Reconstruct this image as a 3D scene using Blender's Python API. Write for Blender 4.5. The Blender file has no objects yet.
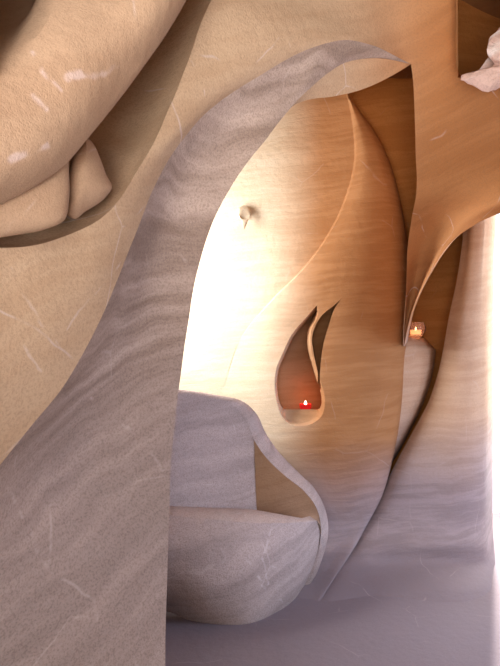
import bpy, bmesh, math, random
import numpy as np
from mathutils import Vector, noise
random.seed(4)
S = bpy.context.scene
COL = S.collection

# ------------------------------------------------------------------ camera
F_PX, CX, CY, EYE = 600.0, 250.0, 333.0, 1.5
cam_d = bpy.data.cameras.new('camera'); cam = bpy.data.objects.new('camera', cam_d); COL.objects.link(cam)
cam.location = (0, 0, EYE); cam.rotation_euler = (math.pi/2, 0, 0)
cam_d.sensor_fit = 'VERTICAL'; cam_d.sensor_height = 24.0; cam_d.lens = 24.0*F_PX/666.0
cam_d.clip_start = 0.02
S.camera = cam

# ------------------------------------------------------------------ sky, daylight, fill, exposure
W = bpy.data.worlds.new('world'); S.world = W; W.use_nodes = True
bg = W.node_tree.nodes['Background']; bg.inputs['Color'].default_value = (0.82, 0.89, 1.0, 1); bg.inputs['Strength'].default_value = 1.6

def area(name, loc, target, sx, sy, power, col):
    l = bpy.data.lights.new(name, 'AREA'); l.shape = 'RECTANGLE'; l.size = sx; l.size_y = sy
    l.energy = power; l.color = col
    o = bpy.data.objects.new(name, l); COL.objects.link(o); o.location = loc
    d = Vector(target) - Vector(loc); o.rotation_euler = d.to_track_quat('-Z', 'Y').to_euler()
    return o
area('daylight_cave_mouth', (-0.2, -0.95, 1.75), (0.1, 1.8, 1.95), 1.2, 1.5, 43, (1.0, 0.96, 0.92))
area('fill_mouth_low', (-0.3, -0.95, 1.1), (0.25, 2.2, 2.75), 0.8, 0.45, 7.5, (1.0, 0.94, 0.86)).data.spread = math.radians(48)  # added fill light that brightens the rock above the arch
area('daylight_side_window', (-0.98, 3.72, 1.95), (0.4, 3.75, 1.85), 0.62, 1.3, 61, (0.93, 0.96, 1.0))
area('daylight_doorway', (2.0, 4.45, 1.4), (1.45, 3.8, 1.2), 0.5, 2.4, 50, (1.0, 0.96, 0.92))
area('daylight_right_window', (2.3, 2.5, 1.2), (0.2, 3.6, 0.9), 0.9, 1.4, 22, (0.50, 0.66, 1.0)).data.spread = math.radians(110)

sl = bpy.data.lights.new('sun', 'SUN'); sl.energy = 22.0; sl.angle = math.radians(3); sl.color = (1.0, 0.95, 0.9)
sun = bpy.data.objects.new('sun', sl); COL.objects.link(sun); sun.location = (3, 8, 5)
sun.rotation_euler = Vector((-0.39, -1.0, -0.55)).to_track_quat('-Z', 'Y').to_euler()

S.view_settings.view_transform = 'Standard'; S.view_settings.look = 'None'
S.view_settings.gamma = 1.0; S.view_settings.use_curve_mapping = False
S.view_settings.exposure = 0.0

# ------------------------------------------------------------------ materials
def mat_rock(name, light, dark, low, band_scale=16.0, tilt=(0.22, 0.05), low_z=(0.5, 1.1), grain=0.5, vein=0.5, band=0.6, warp=0.10, seed=0.0, east=None, contrast=0.09, vwarp=0.16, gscale=150.0, foot=None):
    m = bpy.data.materials.new(name); m.use_nodes = True
    nt = m.node_tree; N = nt.nodes; L = nt.links; N.clear()
    out = N.new('ShaderNodeOutputMaterial'); bs = N.new('ShaderNodeBsdfPrincipled'); L.new(bs.outputs[0], out.inputs[0])
    bs.inputs['Roughness'].default_value = 0.92; bs.inputs['Specular IOR Level'].default_value = 0.12
    tc = N.new('ShaderNodeNewGeometry')
    def noi(scale, detail, vec, rough=0.55):
        n = N.new('ShaderNodeTexNoise'); n.inputs['Scale'].default_value = scale; n.inputs['Detail'].default_value = detail
        n.inputs['Roughness'].default_value = rough
        L.new(vec, n.inputs['Vector']); return n
    def mth(op, a, b=None, c=None):
        n = N.new('ShaderNodeMath'); n.operation = op
        for i, v in enumerate((a, b, c)):
            if v is None: continue
            if isinstance(v, (int, float)): n.inputs[i].default_value = v
            else: L.new(v, n.inputs[i])
        return n.outputs[0]
    def rng(v, a, b, c=0.0, d=1.0, smooth=True):
        n = N.new('ShaderNodeMapRange'); n.inputs[1].default_value = a; n.inputs[2].default_value = b
        n.inputs[3].default_value = c; n.inputs[4].default_value = d
        if smooth: n.interpolation_type = 'SMOOTHSTEP'
        L.new(v, n.inputs[0]); return n.outputs[0]
    def mix(f, a, b):
        n = N.new('ShaderNodeMix'); n.data_type = 'RGBA'
        if isinstance(f, (int, float)): n.inputs[0].default_value = f
        else: L.new(f, n.inputs[0])
        for i, v in ((6, a), (7, b)):
            if isinstance(v, tuple): n.inputs[i].default_value = (*v, 1)
            else: L.new(v, n.inputs[i])
        return n.outputs[2]
    off = N.new('ShaderNodeVectorMath'); off.operation = 'ADD'; off.inputs[1].default_value = (seed, seed*0.7, 0)
    L.new(tc.outputs['Position'], off.inputs[0]); pos = off.outputs[0]
    sep = N.new('ShaderNodeSeparateXYZ'); L.new(pos, sep.inputs[0])
    w = noi(1.3, 3, pos)
    zz = mth('ADD', mth('MULTIPLY_ADD', sep.outputs[0], -tilt[0], sep.outputs[2]), mth('MULTIPLY', sep.outputs[1], -tilt[1]))
    t = mth('MULTIPLY_ADD', w.outputs['Fac'], warp*2, zz)
    cmb = N.new('ShaderNodeCombineXYZ'); L.new(mth('MULTIPLY', sep.outputs[0], 0.10), cmb.inputs[0]); L.new(mth('MULTIPLY', sep.outputs[1], 0.10), cmb.inputs[1]); L.new(t, cmb.inputs[2])
    s1 = noi(band_scale, 4, cmb.outputs[0], 0.65)
    s2 = noi(band_scale*0.28, 2, cmb.outputs[0])
    sfac = mth('MULTIPLY', rng(mth('ADD', mth('MULTIPLY', s1.outputs['Fac'], 0.6), mth('MULTIPLY', s2.outputs['Fac'], 0.4)), 0.5-contrast, 0.5+contrast), band)
    # cool light low down put into the rock colour as a mauve tint
    lowf = rng(mth('MULTIPLY_ADD', noi(1.1, 3, pos).outputs['Fac'], 0.5, zz), low_z[1]+0.25, low_z[0]+0.25)
    if east:   # pale to russet across the chamber, tinting in window glow and warm bounce
        ef = rng(mth('MULTIPLY_ADD', noi(0.9, 3, pos).outputs['Fac'], 0.3, sep.outputs[0]), east[0]+0.15, east[1]+0.15)
        light = mix(ef, light, east[2]); dark_ = mix(ef, dark, east[3])
    else: dark_ = dark
    base = mix(lowf, light, low)
    dk = mix(lowf, dark_, tuple(c*0.68 for c in low))
    c1 = mix(sfac, base, dk)
    if foot:   # floor colour blended up the foot of the wall
        c1 = mix(rng(mth('MULTIPLY_ADD', w.outputs['Fac'], 0.06, sep.outputs[2]), 0.20, 0.04), c1, foot)
    # blotches and grain
    bl = noi(3.0, 5, pos, 0.6)
    c2 = mix(mth('MULTIPLY', rng(bl.outputs['Fac'], 0.55, 0.75), 0.25), c1, dk)
    gr = noi(gscale, 2, pos, 0.7)
    c3 = mix(mth('MULTIPLY', rng(gr.outputs['Fac'], 0.42, 0.70), 0.28*grain), c2, tuple(c*0.45 for c in dark))
    # pale hairline veins
    wv = noi(2.2, 3, pos); vv = N.new('ShaderNodeVectorMath'); vv.operation = 'MULTIPLY_ADD'; vv.inputs[1].default_value = (vwarp,)*3
    L.new(wv.outputs['Color'], vv.inputs[0]); L.new(pos, vv.inputs[2])
    vo = N.new('ShaderNodeTexVoronoi'); vo.feature = 'DISTANCE_TO_EDGE'; vo.inputs['Scale'].default_value = 2.1; L.new(vv.outputs[0], vo.inputs['Vector'])
    vmask = mth('MULTIPLY', rng(vo.outputs['Distance'], 0.010, 0.0), rng(noi(5.0, 3, pos).outputs['Fac'], 0.5, 0.62))
    c4 = mix(mth('MULTIPLY', vmask, vein), c3, (0.66, 0.55, 0.52))
    L.new(c4, bs.inputs['Base Color'])
    h = mth('ADD', mth('MULTIPLY', gr.outputs['Fac'], 0.0022*grain), mth('MULTIPLY', s1.outputs['Fac'], 0.010*band))
    h2 = mth('ADD', h, mth('MULTIPLY', noi(22, 4, pos).outputs['Fac'], 0.006))
    bp = N.new('ShaderNodeBump'); bp.inputs['Strength'].default_value = 0.7; bp.inputs['Distance'].default_value = 1.0
    L.new(h2, bp.inputs['Height']); L.new(bp.outputs[0], bs.inputs['Normal'])
    return m

def mat_plain(name, col, rough=0.6, emit=None, strength=0.0, alpha_glass=False):
    m = bpy.data.materials.new(name); m.use_nodes = True
    bs = m.node_tree.nodes['Principled BSDF']; bs.inputs['Base Color'].default_value = (*col, 1); bs.inputs['Roughness'].default_value = rough
    if emit: bs.inputs['Emission Color'].default_value = (*emit, 1); bs.inputs['Emission Strength'].default_value = strength
    if alpha_glass: bs.inputs['Transmission Weight'].default_value = 0.85; bs.inputs['IOR'].default_value = 1.3
    return m

RUSSET_L, RUSSET_D = (0.385, 0.178, 0.072), (0.29, 0.12, 0.04)
M_BUFF  = mat_rock('buff_sandstone', (0.56, 0.395, 0.265), (0.46, 0.30, 0.185), (0.42, 0.33, 0.31), 16, tilt=(0.5, 0.1), low_z=(0.3, 0.8), grain=0.9, vein=0.5, band=0.5, east=(0.25, 0.85, (0.47, 0.215, 0.085), (0.35, 0.14, 0.05)))
M_BULGE = mat_rock('coarse_sandstone', (0.49, 0.33, 0.22), (0.37, 0.22, 0.135), (0.46, 0.31, 0.22), 9, tilt=(0.6, 0.1), low_z=(-2, -1.5), grain=0.75, gscale=230.0, vein=0.3, band=0.3, seed=3.1)
M_RUST  = mat_rock('russet_sandstone', (0.63, 0.51, 0.365), (0.56, 0.42, 0.275), (0.335, 0.268, 0.278), 34, tilt=(0.08, 0.05), low_z=(0.0, 0.6), grain=0.6, vein=0.12, band=0.6, warp=0.06, foot=(0.22, 0.178, 0.195), east=(0.05, 0.5, RUSSET_L, RUSSET_D))
M_TAN = mat_rock('tan_sandstone', (0.56, 0.37, 0.245), (0.47, 0.285, 0.175), (0.335, 0.268, 0.278), 30, tilt=(0.12, 0.05), low_z=(0.05, 0.8), grain=0.6, vein=0.15, band=0.65, warp=0.08, foot=(0.22, 0.178, 0.195))
M_BOUNCE  = mat_rock('bounce_tinted_sandstone', (0.60, 0.235, 0.065), (0.48, 0.165, 0.038), (0.36, 0.24, 0.17), 26, tilt=(0.1, 0.05), low_z=(-0.3, 0.3), grain=0.6, vein=0.05, band=0.6, warp=0.06)  # warm bounce light tinted into the colour of the recessed rock
M_ARM_SHADE = mat_rock('arm_shade_sandstone', (0.40, 0.245, 0.145), (0.31, 0.175, 0.095), (0.36, 0.24, 0.17), 24, tilt=(0.3, 0.05), low_z=(0.0, 0.4), grain=0.6, vein=0.1, band=0.6, warp=0.08)  # armrest's shade and warm bounce put into a darker rock colour
M_FLOOR = mat_rock('packed_sand_floor', (0.22, 0.178, 0.195), (0.19, 0.15, 0.165), (0.22, 0.178, 0.195), 6, low_z=(-2, -1), grain=0.5, vein=0.1, band=0.3)  # cool light partly tinted into the sand colour
M_COOL = mat_rock('cool_tinted_sandstone', (0.52, 0.40, 0.345), (0.25, 0.175, 0.14), (0.48, 0.375, 0.34), 15, tilt=(0.30, 0.12), low_z=(0.2, 0.8), grain=1.3, vein=0.25, band=0.9, seed=1.7, warp=0.18, contrast=0.15)  # cool light on reveal and bench partly tinted into the stone colour
M_QUARTZ = mat_rock('pale_quartz', (0.88, 0.82, 0.80), (0.62, 0.38, 0.31), (0.88, 0.82, 0.80), 20, low_z=(-2, -1), grain=0.8, vein=0.2, band=0.8)

# ------------------------------------------------------------------ mesh helpers
def P(u, v, d):
    return Vector((d*(u-CX)/F_PX, d, EYE + d*(CY-v)/F_PX))
def herm(pts, n):
    """pts: k x 3 array -> (k-1)*n+1 points through them, n per interval"""
    p = np.array(pts, float); k = len(p)
    if k == 2:
        t = np.linspace(0, 1, n+1)[:, None]; return p[0]*(1-t) + p[1]*t
    h = np.linalg.norm(np.diff(p, axis=0), axis=1) + 1e-9
    m = np.zeros_like(p)
    s = np.diff(p, axis=0)/h[:, None]
    m[1:-1] = (s[:-1]*h[1:, None] + s[1:]*h[:-1, None])/(h[:-1]+h[1:])[:, None]
    m[0] = 1.5*s[0]-0.5*m[1]; m[-1] = 1.5*s[-1]-0.5*m[-2]
    out = []
    for i in range(k-1):
        t = np.linspace(0, 1, n+1)[:-1, None]; hh = h[i]
        out.append((2*t**3-3*t**2+1)*p[i] + (t**3-2*t**2+t)*hh*m[i] + (-2*t**3+3*t**2)*p[i+1] + (t**3-t**2)*hh*m[i+1])
    out.append(p[-1:]); return np.vstack(out)
def curve(*uvd):
    return [P(*q) for q in uvd]
def grid(bm, curves, n=6, m=6, crease=()):
    """loft through curves (equal control counts); n samples per control interval, m per curve gap.
    crease: indices of curves where the cross section may have a sharp corner"""
    c = np.array([herm(cv, n) for cv in curves])             # k x N x 3
    cuts = [0] + sorted(crease) + [len(curves)-1]
    rows = []
    for a, b in zip(cuts[:-1], cuts[1:]):
        seg = np.array([herm(c[a:b+1, j], m) for j in range(c.shape[1])])   # N x rows x 3
        seg = seg.transpose(1, 0, 2)
        rows += list(seg if not rows else seg[1:])
    V = [[bm.verts.new(q) for q in r] for r in rows]
    fs = []
    for i in range(len(V)-1):
        for j in range(len(V[0])-1):
            try: fs.append(bm.faces.new((V[i][j], V[i][j+1], V[i+1][j+1], V[i+1][j])))
            except ValueError: pass
    return fs
def rough(co, amp, freq=3.0):
    return noise.noise_vector(co*freq)*amp + noise.noise_vector(co*freq*3.1)*amp*0.3
def link(name, bm, mat, parent=None, angle=35, merge=0.0008, thick=0.0, amp=0.0, face_cam=True):
    bmesh.ops.remove_doubles(bm, verts=bm.verts, dist=merge)
    bmesh.ops.dissolve_degenerate(bm, edges=bm.edges, dist=1e-5)
    if face_cam:
        bmesh.ops.recalc_face_normals(bm, faces=bm.faces)
        s = sum((f.normal.dot(Vector((0, 0, EYE)) - f.calc_center_median()))*f.calc_area() for f in bm.faces)
        if s < 0: bmesh.ops.reverse_faces(bm, faces=bm.faces)
    if amp:
        for v in bm.verts: v.co += rough(v.co, amp)
    me = bpy.data.meshes.new(name); bm.to_mesh(me); bm.free()
    for p in me.polygons: p.use_smooth = True
    o = bpy.data.objects.new(name, me); COL.objects.link(o)
    me.materials.append(mat)
    if thick:
        md = o.modifiers.new('thickness', 'SOLIDIFY'); md.thickness = thick; md.offset = -1
        bake(o)
    o.data.set_sharp_from_angle(angle=math.radians(angle))
    if parent: o.parent = parent; o.matrix_parent_inverse = parent.matrix_world.inverted()
    return o
def bake(o):
    dg = bpy.context.evaluated_depsgraph_get(); dg.update()
    me = bpy.data.meshes.new_from_object(o.evaluated_get(dg), preserve_all_data_layers=True, depsgraph=dg)
    o.modifiers.clear(); old = o.data; o.data = me; bpy.data.meshes.remove(old); me.name = o.name
def struct(o):
    o['kind'] = 'structure'; return o
def tag(o, label, cat, group=None):
    o['label'] = label; o['category'] = cat
    if group: o['group'] = group
    return o
def empty(name, loc, label, cat, group=None):
    o = bpy.data.objects.new(name, None); COL.objects.link(o); o.location = loc; o.empty_display_size = 0.1
    bpy.context.view_layer.update()
    return tag(o, label, cat, group)
def box(bm, lo, hi):
    r = bmesh.ops.create_cube(bm, size=1.0)
    for v in r['verts']:
        v.co = Vector([lo[i] + (v.co[i]+0.5)*(hi[i]-lo[i]) for i in range(3)])
def lathe(bm, prof, seg=24, c=(0, 0, 0)):
    R = []
    for r, z in prof:
        R.append([bm.verts.new((c[0]+r*math.cos(2*math.pi*k/seg), c[1]+r*math.sin(2*math.pi*k/seg), c[2]+z)) for k in range(seg)])
    for a, b in zip(R[:-1], R[1:]):
        for k in range(seg):
            bm.faces.new((a[k], a[(k+1) % seg], b[(k+1) % seg], b[k]))
    return R

# ------------------------------------------------------------------ SETTING: floor, ceiling, outer shell
bm = bmesh.new()
nx, ny = 70, 90
V = [[bm.verts.new((-3+6.4*i/nx, -1.2+6.2*j/ny, 0)) for j in range(ny+1)] for i in range(nx+1)]
for r in V:
    for v in r: v.co.z += 0.010*noise.noise(v.co*2.0)
for i in range(nx):
    for j in range(ny): bm.faces.new((V[i][j], V[i+1][j], V[i+1][j+1], V[i][j+1]))
struct(link('floor', bm, M_FLOOR, thick=0.12, face_cam=True))

bm = bmesh.new(); box(bm, (-3, -1.1, 3.35), (2.2, 4.7, 3.5)); struct(link('ceiling', bm, M_RUST, face_cam=False))
bm = bmesh.new(); box(bm, (-3, -1.25, 0), (-0.9, -1.1, 3.35)); box(bm, (0.5, -1.25, 0), (2.2, -1.1, 3.35)); box(bm, (-0.9, -1.25, 2.6), (0.5, -1.1, 3.35)); box(bm, (-0.9, -1.25, 0), (0.5, -1.1, 0.85))
struct(link('wall_rear', bm, M_BUFF, face_cam=False))
bm = bmesh.new(); box(bm, (2.05, -1.1, 0), (2.2, 1.85, 3.35)); box(bm, (2.05, 2.85, 0), (2.2, 3.0, 3.35)); box(bm, (2.05, 1.85, 0), (2.2, 2.85, 0.45)); box(bm, (2.05, 1.85, 1.95), (2.2, 2.85, 3.35)); box(bm, (2.05, 2.9, 2.5), (2.2, 4.7, 3.35)); struct(link('wall_right', bm, M_BUFF, face_cam=False))
# left wall of the far chamber, with the window that lights it
bm = bmesh.new()
box(bm, (-1.0, 1.95, 0), (-0.86, 3.4, 3.35)); box(bm, (-1.0, 4.04, 0), (-0.86, 4.7, 3.35))
box(bm, (-1.0, 3.4, 0), (-0.86, 4.04, 1.22)); box(bm, (-1.0, 3.4, 2.6), (-0.86, 4.04, 3.35))
struct(link('wall_left', bm, M_RUST, face_cam=False))
bm = bmesh.new(); box(bm, (-3, -1.1, 0), (-2.85, 1.3, 3.35)); box(bm, (-3, 1.3, 0), (-2.85, 1.95, 3.35)); box(bm, (-2.85, 1.85, 0), (-0.80, 1.95, 3.35)); struct(link('wall_side', bm, M_BUFF, face_cam=False))

# low vault of the entrance passage overhead
bm = bmesh.new()
xs = [-2.9+4.95*i/50 for i in range(51)]; ys = [-1.1+1.5*j/30 for j in range(31)]
vz = lambda x, y: 2.85 - 0.6*math.log1p(2.0*(x-0.1)**2) + 0.04*noise.noise(Vector((x*2, y*2, 0)))
V = [[bm.verts.new((x, y, max(1.3, vz(x, y)))) for y in ys] for x in xs]
for i in range(50):
    for j in range(30): bm.faces.new((V[i][j], V[i+1][j], V[i+1][j+1], V[i][j+1]))
# unseen block added under the roof on the right to shade the quartz corner
r = bmesh.ops.create_cube(bm, size=1.0); 
for v in r['verts']: v.co = Vector((1.30 + v.co.x*0.84, 1.85 + v.co.y*0.3, 2.92 + v.co.z*0.95))
r = bmesh.ops.create_cube(bm, size=1.0)
for v in r['verts']: v.co = Vector((-1.03 + v.co.x*1.2, 0.87 + v.co.y*0.26, 2.62 + v.co.z*1.38))  # unseen block added to shade the top left of the overhang
struct(link('ceiling_and_shade_blocks', bm, M_BUFF, face_cam=False))

# ------------------------------------------------------------------ far wall behind everything
bm = bmesh.new()
us = [(-40, 3.75), (60, 4.0), (170, 4.22), (280, 4.32), (380, 4.36), (440, 4.36), (482, 4.36)]
grid(bm, [curve(*[(u, v, d) for u, d in us]) for v in (-60, 60, 180, 300, 420, 520, 570)], 5, 5)
struct(link('wall_back', bm, M_BOUNCE, thick=0.25, amp=0.006))

# right-hand wall of the far chamber, ending in the rounded jamb of the doorway
bm = bmesh.new()
FOOT = [(0, 0), (505, 0), (525, .02), (540, .06), (555, .15), (570, .26), (590, .46), (615, .62), (655, .85), (700, 1.1)]
def foot(v):
    return float(np.interp(v, [p[0] for p in FOOT], [p[1] for p in FOOT]))
Bv = [(450, 150), (458, 195), (463, 228), (461, 251), (447, 326), (439, 370), (429, 400), (417, 424), (392, 470), (375, 504), (358, 530), (348, 546), (336, 560), (324, 574), (312, 592), (298, 616), (283, 655)]
edge_r = [491, 491, 491, 490, 489, 489, 489, 489, 488, 488, 488, 489, 490, 492, 495, 499, 505]
Bd = [3.80, 3.82, 3.84, 3.85, 3.90, 3.93, 3.95, 3.96, 3.97, 3.97]; Bd += [3.96 - foot(v) for (u, v) in Bv[10:]]
c_back = curve(*[(u+1.5, v, 4.36) for (u, v) in Bv])
c_b0 = curve(*[(u, v, d+0.03) for (u, v), d in zip(Bv, Bd)])
c_b1 = curve(*[(u+4, v, d-0.015) for (u, v), d in zip(Bv, Bd)])
c_m = curve(*[(u*0.65+e*0.35, v, d-(0.10 if v < 550 else 0.03)) for (u, v), d, e in zip(Bv, Bd, edge_r)])
c_r0 = curve(*[(max(e-16, u*0.32+e*0.68), v, d-(0.12 if v < 550 else 0.04)) for (u, v), d, e in zip(Bv, Bd, edge_r)])
c_r1 = curve(*[(e-5, v, d-(0.06 if v < 550 else 0.0)) for (u, v), d, e in zip(Bv, Bd, edge_r)])
c_r2 = curve(*[(e+1, v, d+0.08) for (u, v), d, e in zip(Bv, Bd, edge_r)])
c_r3 = curve(*[(e+5, v, d+0.5) for (u, v), d, e in zip(Bv, Bd, edge_r)])
grid(bm, [c_back, c_b0, c_b1, c_m, c_r0, c_r1, c_r2, c_r3], 5, 5, crease=(1,))
struct(link('wall_doorway', bm, M_TAN, thick=0.05, amp=0.004))

# ------------------------------------------------------------------ FRONT WALL with the arch
O = [(-700, 620, .8), (-60, 540, 1.12), (0, 465, 1.27), (28, 430, 1.32), (60, 392, 1.38), (85, 352, 1.44), (105, 310, 1.5), (124, 262, 1.58), (140, 222, 1.65), (153, 190, 1.70), (170, 158, 1.75),
     (200, 120, 1.82), (230, 94, 1.9), (260, 75, 1.97), (300, 52, 2.07), (325, 43, 2.13), (345, 40, 2.2), (370, 45, 2.29), (392, 55, 2.38), (411, 64, 2.45), (450, 60, 2.42), (500, 52, 2.38), (640, 40, 2.3)]
R = [(-700, 240, .8), (-60, 236, 1.05), (0, 247, 1.2), (20, 246.5, 1.24), (42, 243, 1.29), (60, 238, 1.34), (78, 231, 1.39), (95, 222, 1.43), (108, 211, 1.47), (120, 198, 1.5), (136, 173, 1.55),
     (150, 150, 1.6), (164, 120, 1.65), (176, 93, 1.68), (188, 63, 1.72), (200, 28, 1.76), (212, 0, 1.79), (228, -50, 1.9), (300, -70, 2.1), (380, -75, 2.25), (450, -80, 2.3), (520, -80, 2.3), (660, -90, 2.25)]
mid = [((a[0]+b[0])/2, (a[1]+b[1])/2, (a[2]+b[2])/2 - 0.025) for a, b in zip(O, R)]
bm = bmesh.new()
grid(bm, [curve(*O), curve(*mid), curve(*R)], 4, 8)
# pier to the right of the arch tip, running down into the curled fin
E = [(411, 64, 2.45), (414, 90, 2.54), (415.5, 120, 2.64), (416, 150, 2.75), (416, 190, 2.92), (412, 216, 3.08), (408, 246, 3.24), (406, 290, 3.42), (404, 325, 3.54), (403, 346, 3.62)]
G = [(640, 40, 2.3), (640, 90, 2.35), (640, 130, 2.4), (640, 160, 2.45), (560, 196, 2.5), (500, 213, 2.62), (462, 233, 2.86), (432, 270, 3.2), (412, 312, 3.48), (404, 346, 3.64)]
def lerp(a, b, t, dd=0.0): return tuple(a[i]*(1-t)+b[i]*t for i in range(2)) + (a[2]*(1-t)+b[2]*t+dd,)
dish = [0, 0, .02, .04, .07, .14, .16, .13, .06, .01]
g1 = [lerp(a, b, 0.3, dd) for a, b, dd in zip(E, G, dish)]
g2 = [lerp(a, b, 0.65, dd*1.1) for a, b, dd in zip(E, G, dish)]
g3 = [lerp(a, b, 0.9, dd*0.35) for a, b, dd in zip(E, G, dish)]
grid(bm, [curve(*E), curve(*g1), curve(*g2), curve(*g3), curve(*G)], 6, 5)
# its two flanks going back to the far wall
grid(bm, [curve(*E), curve(*[(u+2, v, d*.5+2.15) for u, v, d in E]), curve(*[(u+4, v, 4.3) for u, v, d in E])], 6, 4)
under = [(u+3, v-4, d*.55+4.28*.45) for u, v, d in G]
grid(bm, [curve(*G), curve(*under), curve(*[(u+2, v-12, 4.28) for u, v, d in G])], 6, 4)
# recess behind the ridge line
rec = [lerp(R[i], R[i], 0, 0) for i in range(1, 18)]
rim_in = [(u-3.0, v-2.5, d+0.035) for u, v, d in rec]
deep = [(u-28 if i > 7 else u-10, v-28 if i < 10 else v-12, d+0.15) for i, (u, v, d) in enumerate(rec)]
far = [(u-110, v-75, d+0.16) for u, v, d in rec]
grid(bm, [curve(*rec), curve(*rim_in), curve(*deep), curve(*far)], 4, 6, crease=(1,))
# hollow added behind the quartz to stand in for a shaded patch of rock
def cam_plane(uv1, uv2):
    a = P(*uv1, 1.0)-P(CX, CY, 0); b = P(*uv2, 1.0)-P(CX, CY, 0)
    return a.cross(b).normalized()
eye = Vector((0, 0, EYE))
bmesh.ops.remove_doubles(bm, verts=bm.verts, dist=0.0008)
for q in (((458, -200), (458, 200)), ((400, 77), (700, 77))):
    bmesh.ops.bisect_plane(bm, geom=bm.verts[:]+bm.edges[:]+bm.faces[:], plane_co=eye, plane_no=cam_plane(*q))
def uvd(co): return (CX+F_PX*co.x/co.y, CY-F_PX*(co.z-EYE)/co.y, co.y)
kill = []
for f in bm.faces:
    u, v, d = uvd(f.calc_center_median()) if f.calc_center_median().y > 0.2 else (0, 0, 0)
    if u > 458 and v < 77 and v > -60 and d < 3.0: kill.append(f)
bmesh.ops.delete(bm, geom=kill, context='FACES')
hol = [[(456, -75), (456, -30), (456, 20), (456, 50), (457, 70), (466, 79), (490, 79), (540, 79), (650, 79)],
       [(454, -90), (454, -40), (454, 20), (454, 50), (455, 74), (462, 83), (490, 86), (540, 86), (650, 86)]]
hf = grid(bm, [curve(*[(u, v, 2.2) for u, v in hol[0]]), curve(*[(u, v, 2.6) for u, v in hol[0]]), curve(*[(u, v, 3.3) for u, v in hol[1]]),
          curve(*[(u+70, v*.6-30, 3.6) for u, v in hol[1]]), curve(*[(640, -90, 3.6+.001*i) for i in range(9)])], 4, 5, crease=(2,))
for f in hf: f.material_index = 1
wf = struct(link('wall_front', bm, M_BUFF, angle=30, amp=0.005))

wf.data.materials.append(M_BOUNCE)
# arch: splayed reveal and the leaf shaped soffit
arch = empty('stone_arch', (-0.28, 1.85, 0), 'tall grey-shaded arch edge sweeping up the left to a pointed tip at top', 'arch')
Ob = [(-90, 700, 1.05)] + O[2:20]
I_ = [(164, 720, 1.68), (171, 480, 1.86), (173, 440, 1.87), (176, 405, 1.885), (180, 372, 1.9), (188, 322, 1.92), (197, 275, 1.94), (206, 240, 1.955), (217, 212, 1.97), (231, 187, 1.985), (245, 165, 2.0),
      (262, 144, 2.03), (280, 121, 2.07), (300, 98, 2.12), (325, 75, 2.2), (345, 62.5, 2.28), (366, 58, 2.35), (390, 60.5, 2.41), (411, 64, 2.45)][:19]
Ob = [(-900, 800, 0.75), (-60, 540, 1.12)] + O[2:4] + O[4:20]
I_ = [(158, 1050, 1.45), (168, 560, 1.84), (169.5, 505, 1.86), (171, 470, 1.87), (174, 432, 1.88), (177, 398, 1.89), (181, 365, 1.9), (188, 322, 1.92), (196, 280, 1.94), (205, 243, 1.955), (217, 212, 1.97), (233, 184, 1.985),
      (249, 160, 2.0), (264, 141, 2.03), (285, 114, 2.09), (303, 95, 2.14), (325, 75, 2.2), (345, 62.5, 2.28), (380, 59, 2.38), (411, 64, 2.45)]
assert len(Ob) == len(I_), (len(Ob), len(I_))
bm = bmesh.new()
bmid = [lerp(a, b, 0.4, (-0.05, 0.06)[i] if i < 2 else 0.13 if i < 8 else max(0.0, 0.13-0.016*(i-7))) for i, (a, b) in enumerate(zip(Ob, I_))]
grid(bm, [curve(*Ob), curve(*bmid), curve(*I_)], 5, 7)
# turn the inner edge back so that the wall has its thickness
Ib = [(u-10-(20 if v > 300 else 0), v, d+0.45) for u, v, d in I_[:14]]
grid(bm, [curve(*I_[:14]), curve(*Ib)], 5, 4)
link('reveal', bm, M_COOL, arch, amp=0.005)
bm = bmesh.new()
Is = I_[13:20]
Lf = [(268, 136, 2.06), (287, 110, 2.13), (308, 100, 2.20), (332, 96.5, 2.29), (360, 90, 2.37), (390, 77, 2.43), (411, 64, 2.46)]
grid(bm, [curve(*Is), curve(*[lerp(a, b, .5, -0.0) for a, b in zip(Is, Lf)]), curve(*Lf), curve(*[(u, v-40, d+0.3) for u, v, d in Lf]), curve(*[(u, v-120, d+0.4) for u, v, d in Lf])], 6, 6, crease=(2,))
link('soffit', bm, M_BUFF, arch, amp=0.003)

# overhanging boulder top left
S_ = [(222, -60, 1.55), (205, -30, 1.5), (187, 0, 1.45), (165, 35, 1.4), (140, 70, 1.35), (115, 105, 1.3), (90, 137, 1.25), (67, 164, 1.21), (40, 182, 1.16), (0, 203, 1.1), (-50, 225, 1.03)]
C2 = [(160, -75, 1.36), (150, -45, 1.33), (140, -10, 1.28), (118, 20, 1.23), (95, 52, 1.18), (72, 85, 1.13), (52, 115, 1.09), (32, 138, 1.05), (8, 155, 1.01), (-25, 172, .97), (-75, 190, .92)]
C3 = [(122, -100, 1.40), (114, -66, 1.35), (106, -32, 1.28), (90, 4, 1.20), (64, 40, 1.13), (32, 68, 1.075), (-5, 88, 1.02), (-22, 104, .98), (-45, 120, .94), (-75, 135, .9), (-120, 155, .86)]
C4 = [(85, -140, 2.1), (77, -108, 2.1), (66, -66, 1.76), (46, -26, 1.62), (20, 10, 1.46), (-20, 36, 1.27), (-78, 45, 1.2), (-95, 60, 1.15), (-115, 75, 1.08), (-150, 95, 1.0), (-200, 110, .92)]
Sb = [(u-6, v-4, d+0.14) for u, v, d in S_]; Sc = [(u-70, v-40, d+0.28) for u, v, d in S_]
bm = bmesh.new()
grid(bm, [curve(*Sc), curve(*Sb), curve(*S_), curve(*C2), curve(*C3), curve(*C4), curve(*[(u-250, v-100, d+.5) for u, v, d in C4])], 5, 7, crease=(2,))
tag(link('rock_overhang', bm, M_BULGE, amp=0.006), 'large rounded sandstone overhang filling the top left corner above the recess', 'rock')

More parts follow.
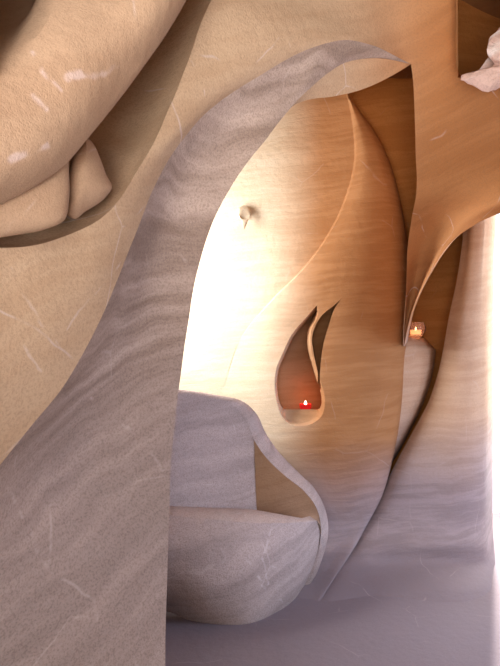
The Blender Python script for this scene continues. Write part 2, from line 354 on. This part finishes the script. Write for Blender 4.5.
def lobe(name, outline, d0, bulge, label, depth=0.16):
    """outline (u, v) clockwise -> a rounded stone with its own thickness"""
    n = len(outline); cu = sum(p[0] for p in outline)/n; cv = sum(p[1] for p in outline)/n
    ring = lambda s, dd: [P(cu+(u-cu)*s, cv+(v-cv)*s, d0(cu+(u-cu)*s, cv+(v-cv)*s)+dd) for u, v in outline]
    bm = bmesh.new(); loops = []
    for s, dd in ((0.8, depth), (0.97, depth*.6), (1.0, 0.02), *[(math.cos(q), -bulge*math.sin(q)**0.8) for q in (.2, .42, .65, .9, 1.1, 1.28, 1.42, 1.52)]):
        pts = ring(s, dd); h = herm(pts+[pts[0]], 5)[:-1]
        loops.append([bm.verts.new(q) for q in h])
    for a, b in zip(loops[:-1], loops[1:]):
        for k in range(len(a)): bm.faces.new((a[k], a[(k+1) % len(a)], b[(k+1) % len(a)], b[k]))
    bm.faces.new(loops[-1]); bm.faces.new(list(reversed(loops[0])))
    o = link(name, bm, M_BULGE, amp=0.003, face_cam=False); return tag(o, label, 'stone')
lobe('rounded_stone', [(86, 136), (93, 143), (100, 158), (106, 174), (112, 187), (107, 195), (97, 204), (86, 211), (73, 219), (68, 216), (67, 200), (68, 178), (73, 155)],
     lambda u, v: 1.36+(u-67)*0.0025, 0.07, 'small wedge shaped stone lobe tucked in the shadowed recess under the overhang')
lobe('rounded_stone', [(-90, 190), (-30, 175), (20, 165), (66, 150), (69, 175), (69, 200), (65, 219), (45, 229), (20, 234), (-5, 238), (-60, 244), (-95, 235)],
     lambda u, v: 1.17+(u-0)*0.0014, 0.05, 'broad pale stone lobe at the left edge below the overhang, beside the wedge shaped stone')

# ------------------------------------------------------------------ carved petal with the flame niche
VR = [20, 60, 95, 115, 130, 160, 200, 240, 270, 300, 340, 400, 450, 500, 525, 540, 555, 570, 590, 615]
LU = [325, 338, 347.5, 352, 354, 355, 345, 325, 302, 272, 240, 222, 215, 210, 208, 206, 204, 203, 202, 200]
RU = [326, 340, 349, 363, 374, 389, 400, 406.5, 408.5, 409, 406, 402, 394, 380, 367, 359, 350, 340, 327, 312]
petal = empty('carved_petal', (0.35, 3.85, 0), 'tall bulging sandstone petal on the far wall holding the flame shaped niche', 'wall carving')
def sstep(x, a, b):
    t = min(1.0, max(0.0, (x-a)/(b-a))); return t*t*(3-2*t)
def pd(u, v):
    return 4.18 - 0.33*sstep(u, 130, 400) - foot(v)*1.05
def prow(i):
    v = VR[i]; lu, ru = LU[i], RU[i]
    st = 0.05 if v <= 270 else (0.025 if v == 300 else 0.0)
    wdt = ru - lu; w = min(1.0, wdt/50.0); e = 1.0 if st else 0.05
    k = 1.0 - 0.85*sstep(v, 455, 545)
    q = lambda u, dd=0.0: P(u, v, pd(u, v)+dd)
    L0 = [q(95), q(150), q((150+lu)/2), q(lu-e)]
    R0 = [q(lu+e, -st), q(lu+wdt*.3, -st-.03*w), q(lu+wdt*.65, -st*.7-.03*w), q(ru-wdt*.10, 0.02*k), q(ru, 0.13*k), P(ru-.5, v, pd(ru, v)+0.24*k), P(ru-2.5, v, 4.42)]
    return L0, R0
bm = bmesh.new()
rows = [prow(i) for i in range(len(VR))]
cl = [[r[0][k] for r in rows] for k in range(4)]; cr = [[r[1][k] for r in rows] for k in range(7)]
grid(bm, cl, 10, 14); grid(bm, [cl[-1], cr[0]], 10, 1); grid(bm, cr, 10, 7, crease=(5,))
bmesh.ops.remove_doubles(bm, verts=bm.verts, dist=0.0008)
be = [e for e in bm.edges if e.is_boundary]
ext = bmesh.ops.extrude_edge_only(bm, edges=be)
for v in [g for g in ext['geom'] if isinstance(g, bmesh.types.BMVert)]:
    v.co = Vector((0, 0, EYE)) + (v.co - Vector((0, 0, EYE)))*(4.55/v.co.y)
bmesh.ops.remove_doubles(bm, verts=bm.verts, dist=0.0008)
bmesh.ops.holes_fill(bm, edges=[e for e in bm.edges if e.is_boundary], sides=0)
bmesh.ops.recalc_face_normals(bm, faces=bm.faces)
print('OPEN', len([e for e in bm.edges if not e.is_manifold]))
pb = link('body', bm, M_RUST, None, angle=28, face_cam=False)
def pdepth(u, v):
    from bisect import bisect
    return 3.87
# flame outlines
FL = [(318, 309), (308, 320), (294, 336), (285, 354), (278.5, 370), (277, 386), (280, 404), (284, 415), (291, 421.5), (300, 423), (311, 420.5), (319, 414), (321.5, 404), (320.5, 392), (316.5, 380), (312.5, 366), (308.5, 352), (307, 340), (308.5, 327), (313, 318)]
FR = [(346.5, 294), (337, 309), (330, 328), (325, 345), (322.5, 362), (321.5, 378), (321.5, 388), (319.5, 390), (317.5, 381), (314.5, 366), (311.2, 350), (310, 338), (313, 326), (321, 313), (333, 303)]
SGN = 1
def flame_cutter(out, rings):
    n = len(out); bm = bmesh.new(); loops = []
    for grow, d in rings:
        pts = []; sill = grow == 'sill'
        if sill: grow = 0.0
        for k in range(n):
            a, b, c = out[k-1], out[k], out[(k+1) % n]
            tx, ty = c[0]-a[0], c[1]-a[1]; l = math.hypot(tx, ty) or 1
            nx_, ny_ = -ty/l, tx/l
            if sill and b[1] > 408.5: b = (b[0], 408.5 + (b[1]-408.5)*0.06)
            dd = d if isinstance(d, float) else pd(*b)-0.03+d[0]
            pts.append((b[0]+nx_*grow*SGN, b[1]+ny_*grow*SGN, dd))
        pts3 = [P(*q) for q in pts]
        h = herm(pts3+[pts3[0]], 4)[:-1]
        loops.append([bm.verts.new(q) for q in h])
    for a, b in zip(loops[:-1], loops[1:]):
        for k in range(len(a)): bm.faces.new((a[k], a[(k+1) % len(a)], b[(k+1) % len(a)], b[k]))
    bm.faces.new(loops[0]); bm.faces.new(list(reversed(loops[-1])))
    bmesh.ops.recalc_face_normals(bm, faces=bm.faces)
    me = bpy.data.meshes.new('cutter'); bm.to_mesh(me); bm.free()
    for p in me.polygons: p.use_smooth = True; p.material_index = 1
    o = bpy.data.objects.new('cutter', me); COL.objects.link(o); me.materials.append(M_RUST); me.materials.append(M_RUST2)
    return o
M_RUST2 = M_RUST.copy(); M_RUST2.name = 'niche_sandstone'
for out, rings in ((FR, ((2.6, 3.60), (2.6, (-.03,)), (0.0, (.05,)), (0.0, 4.12))), (FL, ((4.2, 3.60), (4.2, (-.03,)), (0.0, (.06,)), ('sill', (.11,)), ('sill', 4.22)))):
    ct = flame_cutter(out, rings)
    md = pb.modifiers.new('cut', 'BOOLEAN'); md.object = ct; md.operation = 'DIFFERENCE'; md.solver = 'EXACT'; md.use_self = True
    if M_RUST2.name not in [m.name for m in pb.data.materials]: pb.data.materials.append(M_RUST2)
    n0 = len(pb.data.polygons); bake(pb); bpy.data.objects.remove(ct); print('CUT', n0, len(pb.data.polygons), [m.name for m in pb.data.materials], sum(p.material_index == 1 for p in pb.data.polygons))
# the niche becomes a part of its own
def split(o, idx, name, parent):
    b1 = bmesh.new(); b1.from_mesh(o.data); b2 = b1.copy()
    bmesh.ops.delete(b1, geom=[f for f in b1.faces if f.material_index == idx], context='FACES')
    bmesh.ops.delete(b2, geom=[f for f in b2.faces if f.material_index != idx], context='FACES')
    for f in b2.faces: f.material_index = 0
    me = bpy.data.meshes.new(name); b2.to_mesh(me); b2.free(); me.materials.append(M_RUST2)
    b1.to_mesh(o.data); b1.free()
    q = bpy.data.objects.new(name, me); COL.objects.link(q); q.parent = parent; q.matrix_parent_inverse = parent.matrix_world.inverted()
    me.set_sharp_from_angle(angle=math.radians(38)); return q
pb.parent = petal; pb.matrix_parent_inverse = petal.matrix_world.inverted()
split(pb, 1, 'niche', petal)
pb.data.set_sharp_from_angle(angle=math.radians(28))

# ------------------------------------------------------------------ stone ledge with the glass candle holder
bm = bmesh.new()
rows_v = [(338.5, 432, 4.30), (341.5, 433, 4.03), (347, 433.5, 3.99), (360, 433, 3.97), (378, 430, 3.97), (400, 423, 3.98), (425, 412, 4.0), (450, 399, 4.03), (475, 384, 4.08), (500, 368, 4.15)]
cs = []
for f, dd in ((0, 0.0), (.35, 0.0), (.7, .005), (.92, .03), (1.0, .10), (1.0, .34)):
    cs.append([P(372+(ru-372)*f - (4*max(0, f-.8)/.2 if v < 345 else 0), v + (10*max(0, f-.5)**2 if v < 348 else 0), d+dd if i else 4.34) for i, (v, ru, d) in enumerate(rows_v)])
grid(bm, cs, 6, 4)
tag(link('stone_ledge', bm, M_TAN, angle=50, amp=0.0), 'small rounded stone ledge beside the petal with a glass candle holder on it', 'ledge')

ch = empty('candle_holder', P(415.5, 342, 4.1), 'small round glass candle holder standing on the stone ledge', 'candle holder')
base = P(415.8, 341.0, 4.1)
bm = bmesh.new(); lathe(bm, [(0.0, 0), (0.034, 0.002), (0.034, 0.008), (0.018, 0.016), (0.02, 0.022), (0.05, 0.04), (0.068, 0.075), (0.068, 0.10), (0.052, 0.128), (0.047, 0.128), (0.062, 0.099), (0.062, 0.077), (0.044, 0.046), (0.0, 0.030)], 28, base)
M_GLASS = mat_plain('amber_glow_glass', (1.0, 0.72, 0.52), 0.18, alpha_glass=True)  # amber tint adds the candle's glow to the glass
link('glass', bm, M_GLASS, ch, face_cam=False)
bm = bmesh.new(); lathe(bm, [(0.0, 0.034), (0.034, 0.042), (0.038, 0.075), (0.0, 0.073)], 20, base)
link('candle', bm, mat_plain('cream_wax', (0.85, 0.62, 0.42), 0.5, (1.0, 0.50, 0.22), 1.8), ch, face_cam=False)  # wax emits light to add glow inside the glass
bm = bmesh.new(); lathe(bm, [(0.0, 0.069), (0.006, 0.076), (0.005, 0.086), (0.0, 0.098)], 12, base)
link('flame', bm, mat_plain('candle_flame', (1, .8, .4), 0.5, (1.0, 0.72, 0.35), 8.0), ch, face_cam=False)

# ------------------------------------------------------------------ votive in the niche
vb = P(305.5, 409.2, 4.10)
vt = empty('votive_candle', vb, 'small red glass votive candle burning inside the flame shaped niche', 'candle')
bm = bmesh.new(); lathe(bm, [(0.0, 0), (0.034, 0.0), (0.040, 0.01), (0.042, 0.036), (0.038, 0.036), (0.036, 0.012), (0.0, 0.010)], 24, vb)
link('cup', bm, mat_plain('red_glass', (0.55, 0.02, 0.02), 0.15, (1.0, 0.02, 0.02), 0.35), vt, face_cam=False)
bm = bmesh.new(); lathe(bm, [(0.0, 0.012), (0.034, 0.012), (0.035, 0.027), (0.0, 0.027)], 20, vb)
link('wax', bm, mat_plain('red_wax', (0.5, 0.03, 0.03), 0.5, (1.0, 0.05, 0.02), 0.4), vt, face_cam=False)
bm = bmesh.new(); lathe(bm, [(0.0, 0.027), (0.010, 0.036), (0.008, 0.047), (0.0, 0.062)], 12, vb)
link('flame', bm, mat_plain('votive_flame', (1, .7, .4), 0.5, (1.0, 0.62, 0.4), 9.0), vt, face_cam=False)
pl = bpy.data.lights.new('votive_glow', 'POINT'); pl.energy = 0.35; pl.color = (1.0, 0.22, 0.05); pl.shadow_soft_size = 0.012
po = bpy.data.objects.new('votive_glow', pl); COL.objects.link(po); po.location = vb + Vector((0, -0.005, 0.085))

# ------------------------------------------------------------------ carved stone bench
bench = empty('stone_bench', P(235, 620, 3.3), 'grey mauve carved stone bench with curved armrest and bowl shaped base', 'bench')
lip = [(90, 510, 3.05), (168, 515, 3.1), (210, 519, 3.12), (250, 522.5, 3.17), (285, 523, 3.25), (317, 521, 3.38)]
m1 = [(90, 550, 2.98), (168, 552, 3.0), (210, 560, 3.02), (255, 562, 3.09), (293, 556, 3.24), (320, 540, 3.45)]
m2 = [(90, 585, 2.98), (168, 590, 3.03), (210, 603, 3.03), (250, 604, 3.08), (285, 590, 3.22), (315, 562, 3.5)]
bt = [(90, 609, 3.16), (168, 612, 3.16), (205, 627, 3.12), (242, 630, 3.1), (278, 613, 3.25), (306, 586, 3.6)]
bm = bmesh.new(); grid(bm, [curve(*lip), curve(*m1), curve(*m2), curve(*bt)], 7, 7)
link('base', bm, M_COOL, bench, thick=0.06, amp=0.003)
rear = [(90, 506, 3.15), (168, 506, 3.3), (210, 509, 3.44), (257, 512, 3.56), (287, 517, 3.48), (317, 520.5, 3.385)]
lip2 = [(u, v-3.5, d+0.03) for u, v, d in lip]; lip2[-1] = (317, 520.7, 3.382)
bm = bmesh.new(); grid(bm, [curve(*rear), curve(*lip2), curve(*lip)], 7, 5)
link('seat', bm, M_COOL, bench, amp=0.003)
Ro = [(90, 377, 3.25), (170, 388, 3.45), (215, 395, 3.58), (245, 403, 3.68), (257, 415, 3.72), (265, 432, 3.74), (277, 450, 3.73), (297, 471, 3.70), (315, 489, 3.66), (325.5, 510, 3.60), (328.5, 530, 3.56), (323, 556, 3.55), (305, 596, 3.58)]
Ri = [(90, 383, 3.17), (170, 393, 3.36), (211, 401, 3.50), (236, 409, 3.58), (247, 422, 3.605), (254, 440, 3.61), (264, 455, 3.59), (284, 475, 3.55), (304, 491, 3.50), (316.5, 508, 3.45), (321, 526, 3.42), (317.5, 552, 3.46), (299, 594, 3.50)]
Rm = [lerp(a, b, 0.45, -0.03) for a, b in zip(Ri, Ro)]
bm = bmesh.new(); grid(bm, [curve(*Ri), curve(*Rm), curve(*Ro), curve(*[(u-2, v+3, d+.12) for u, v, d in Ro]), curve(*[(u-6, v+20, d+.2) for u, v, d in Ro])], 6, 5)
link('rim', bm, M_COOL, bench, amp=0.0, angle=60)
bb = [(90, 506, 3.15), (168, 506, 3.3), (203, 508.5, 3.42), (228, 510.5, 3.5), (243, 511.5, 3.53), (257, 512, 3.56)]
bm = bmesh.new(); grid(bm, [curve(*Ri[:6]), curve(*[lerp(a, b, .5, .015) for a, b in zip(Ri[:6], bb)]), curve(*bb)], 7, 7)
link('backrest', bm, M_COOL, bench, amp=0.003)
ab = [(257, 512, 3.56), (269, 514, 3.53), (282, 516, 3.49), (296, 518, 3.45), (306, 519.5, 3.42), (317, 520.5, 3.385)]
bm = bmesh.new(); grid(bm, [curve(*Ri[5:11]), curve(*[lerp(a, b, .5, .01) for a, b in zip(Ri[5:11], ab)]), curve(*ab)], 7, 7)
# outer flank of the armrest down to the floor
link('armrest', bm, M_ARM_SHADE, bench, amp=0.003)

# ------------------------------------------------------------------ little carved peg on the bright wall
c = P(243, 219, 4.09)
bm = bmesh.new()
prof = []
ringpts = []
for i in range(9):
    t = i/8
    ctr = Vector((c.x + 0.012*math.sin(t*2.4), 4.10 - 0.11*math.sin(min(1, t*1.5)*math.pi/2), c.z + 0.035 - 0.12*max(0, t-.35)**1.3*1.7))
    r = 0.054*(1-t*.55) if t < .5 else 0.039*(1-(t-.5)*1.7)
    ringpts.append([bm.verts.new(ctr + Vector((r*math.cos(a), (0.35 if t > .4 else 0.1)*r*math.sin(a), r*math.sin(a)))) for a in [2*math.pi*k/16 for k in range(16)]])
for a, b in zip(ringpts[:-1], ringpts[1:]):
    for k in range(16): bm.faces.new((a[k], a[(k+1) % 16], b[(k+1) % 16], b[k]))
bm.faces.new(ringpts[-1]); bm.faces.new(list(reversed(ringpts[0])))
tag(link('wall_peg', bm, M_RUST, face_cam=False), 'tiny hooked stone peg sticking out of the brightly lit wall above the bench', 'peg')

# ------------------------------------------------------------------ pale quartz rock, top right
qo = [(459, 80.5), (464, 74.5), (474, 71.5), (487, 69), (495, 64), (490, 58), (487, 49), (489, 40), (495, 32), (508, 22), (530, 20), (548, 50), (545, 92), (515, 90), (499, 88), (486, 92.5), (473, 86)]
def jag(name, outline, d0, bulge, depth, mat):
    n = len(outline); cu, cv = 512, 66; bm = bmesh.new(); loops = []
    for s_, dd in ((0.7, depth), (0.93, depth*.6), (1.0, 0.03), (0.96, -bulge*.3), (0.8, -bulge*.7), (0.55, -bulge*1.0), (0.25, -bulge)):
        pts = [P(cu+(u-cu)*s_, cv+(v-cv)*s_, d0+dd) for u, v in outline]
        h = herm(pts+[pts[0]], 3)[:-1]
        loops.append([bm.verts.new(Vector(q)+noise.noise_vector(Vector(q)*32)*0.007+noise.noise_vector(Vector(q)*75)*0.003) for q in h])
    for a, b in zip(loops[:-1], loops[1:]):
        for k in range(len(a)): bm.faces.new((a[k], a[(k+1) % len(a)], b[(k+1) % len(a)], b[k]))
    bm.faces.new(loops[-1]); bm.faces.new(list(reversed(loops[0])))
    bmesh.ops.triangulate(bm, faces=bm.faces)
    return link(name, bm, mat, face_cam=False, merge=0.0, angle=12)
tag(jag('quartz_rock', qo, 2.06, 0.06, 0.14, M_QUARTZ), 'jagged pinkish white rock jutting in at the top right edge', 'rock')

# ------------------------------------------------------------------ pale mineral cracks that run over the rock
from mathutils.bvhtree import BVHTree
def cracks(obj, mat, lines, width=0.006, col=(0.62, 0.52, 0.50), strength=0.6):
    me = obj.data; mw = obj.matrix_world
    bpy.context.view_layer.update(); mw = obj.matrix_world
    bv = BVHTree.FromPolygons([mw @ v.co for v in me.vertices], [p.vertices[:] for p in me.polygons])
    nt = mat.node_tree; N = nt.nodes; L = nt.links
    geo = N.new('ShaderNodeNewGeometry')
    nz = N.new('ShaderNodeTexNoise'); nz.inputs['Scale'].default_value = 9; nz.inputs['Detail'].default_value = 4; L.new(geo.outputs['Position'], nz.inputs['Vector'])
    wob = N.new('ShaderNodeVectorMath'); wob.operation = 'MULTIPLY_ADD'; wob.inputs[1].default_value = (0.05,)*3
    L.new(nz.outputs['Color'], wob.inputs[0]); L.new(geo.outputs['Position'], wob.inputs[2])
    best = None
    for ln in lines:
        pts = []
        for u, v in ln:
            hit = bv.ray_cast(eye, (P(u, v, 1.0)-eye).normalized())[0]
            if hit is not None: pts.append(hit + Vector((0.025,)*3))
        for A, B in zip(pts[:-1], pts[1:]):
            ba = B-A
            if ba.length < 1e-4: continue
            s1 = N.new('ShaderNodeVectorMath'); s1.operation = 'SUBTRACT'; L.new(wob.outputs[0], s1.inputs[0]); s1.inputs[1].default_value = A
            dt = N.new('ShaderNodeVectorMath'); dt.operation = 'DOT_PRODUCT'; L.new(s1.outputs[0], dt.inputs[0]); dt.inputs[1].default_value = ba/ba.length_squared
            cl = N.new('ShaderNodeClamp'); L.new(dt.outputs['Value'], cl.inputs[0])
            sc = N.new('ShaderNodeVectorMath'); sc.operation = 'SCALE'; sc.inputs[0].default_value = ba; L.new(cl.outputs[0], sc.inputs['Scale'])
            ds = N.new('ShaderNodeVectorMath'); ds.operation = 'DISTANCE'; L.new(s1.outputs[0], ds.inputs[0]); L.new(sc.outputs[0], ds.inputs[1])
            if best is None: best = ds.outputs['Value']
            else:
                mn = N.new('ShaderNodeMath'); mn.operation = 'MINIMUM'; L.new(best, mn.inputs[0]); L.new(ds.outputs['Value'], mn.inputs[1]); best = mn.outputs[0]
    mr = N.new('ShaderNodeMapRange'); mr.interpolation_type = 'SMOOTHSTEP'; mr.inputs[1].default_value = width; mr.inputs[2].default_value = width*0.2
    mr.inputs[3].default_value = 0; mr.inputs[4].default_value = strength; L.new(best, mr.inputs[0])
    br = N.new('ShaderNodeMath'); br.operation = 'MULTIPLY'; L.new(mr.outputs[0], br.inputs[0])
    n2 = N.new('ShaderNodeTexNoise'); n2.inputs['Scale'].default_value = 25; L.new(geo.outputs['Position'], n2.inputs['Vector'])
    r2 = N.new('ShaderNodeMapRange'); r2.inputs[1].default_value = .38; r2.inputs[2].default_value = .55; L.new(n2.outputs['Fac'], r2.inputs[0]); L.new(r2.outputs[0], br.inputs[1])
    bs = next(n for n in N if n.type == 'BSDF_PRINCIPLED'); src = bs.inputs['Base Color'].links[0].from_socket
    mx = N.new('ShaderNodeMix'); mx.data_type = 'RGBA'; L.new(br.outputs[0], mx.inputs[0]); L.new(src, mx.inputs[6]); mx.inputs[7].default_value = (*col, 1)
    L.new(mx.outputs[2], bs.inputs['Base Color'])
def child(par, name): return next(c for c in par.children if c.name.split('.')[0] == name)
cracks(child(arch, 'reveal'), M_COOL, [[(4, 470), (18, 503), (37, 545), (50, 572), (70, 581), (94, 600), (99, 622)], [(48, 505), (52, 545), (49, 568)], [(90, 398), (128, 430), (164, 470)], [(155, 195), (185, 260)]], 0.009, strength=0.36)
cracks(child(bench, 'base'), M_COOL, [[(272, 528), (262, 560), (268, 583), (283, 612)], [(246, 560), (262, 585), (282, 604)]], 0.011, strength=0.5)
cracks(bpy.data.objects['rock_overhang'], M_BULGE, [[(66, 74), (82, 69), (104, 73), (118, 66)], [(34, 52), (42, 70), (60, 88)], [(33, 98), (46, 110)], [(10, 163), (28, 153), (48, 149)]], 0.011, (0.66, 0.52, 0.50), 0.6)
cracks(wf, M_BUFF, [[(192, 62), (205, 95), (226, 150)], [(10, 265), (40, 320), (62, 352)], [(120, 265), (90, 300), (66, 330)], [(28, 345), (44, 372)]], 0.006, (0.68, 0.56, 0.50), 0.45)
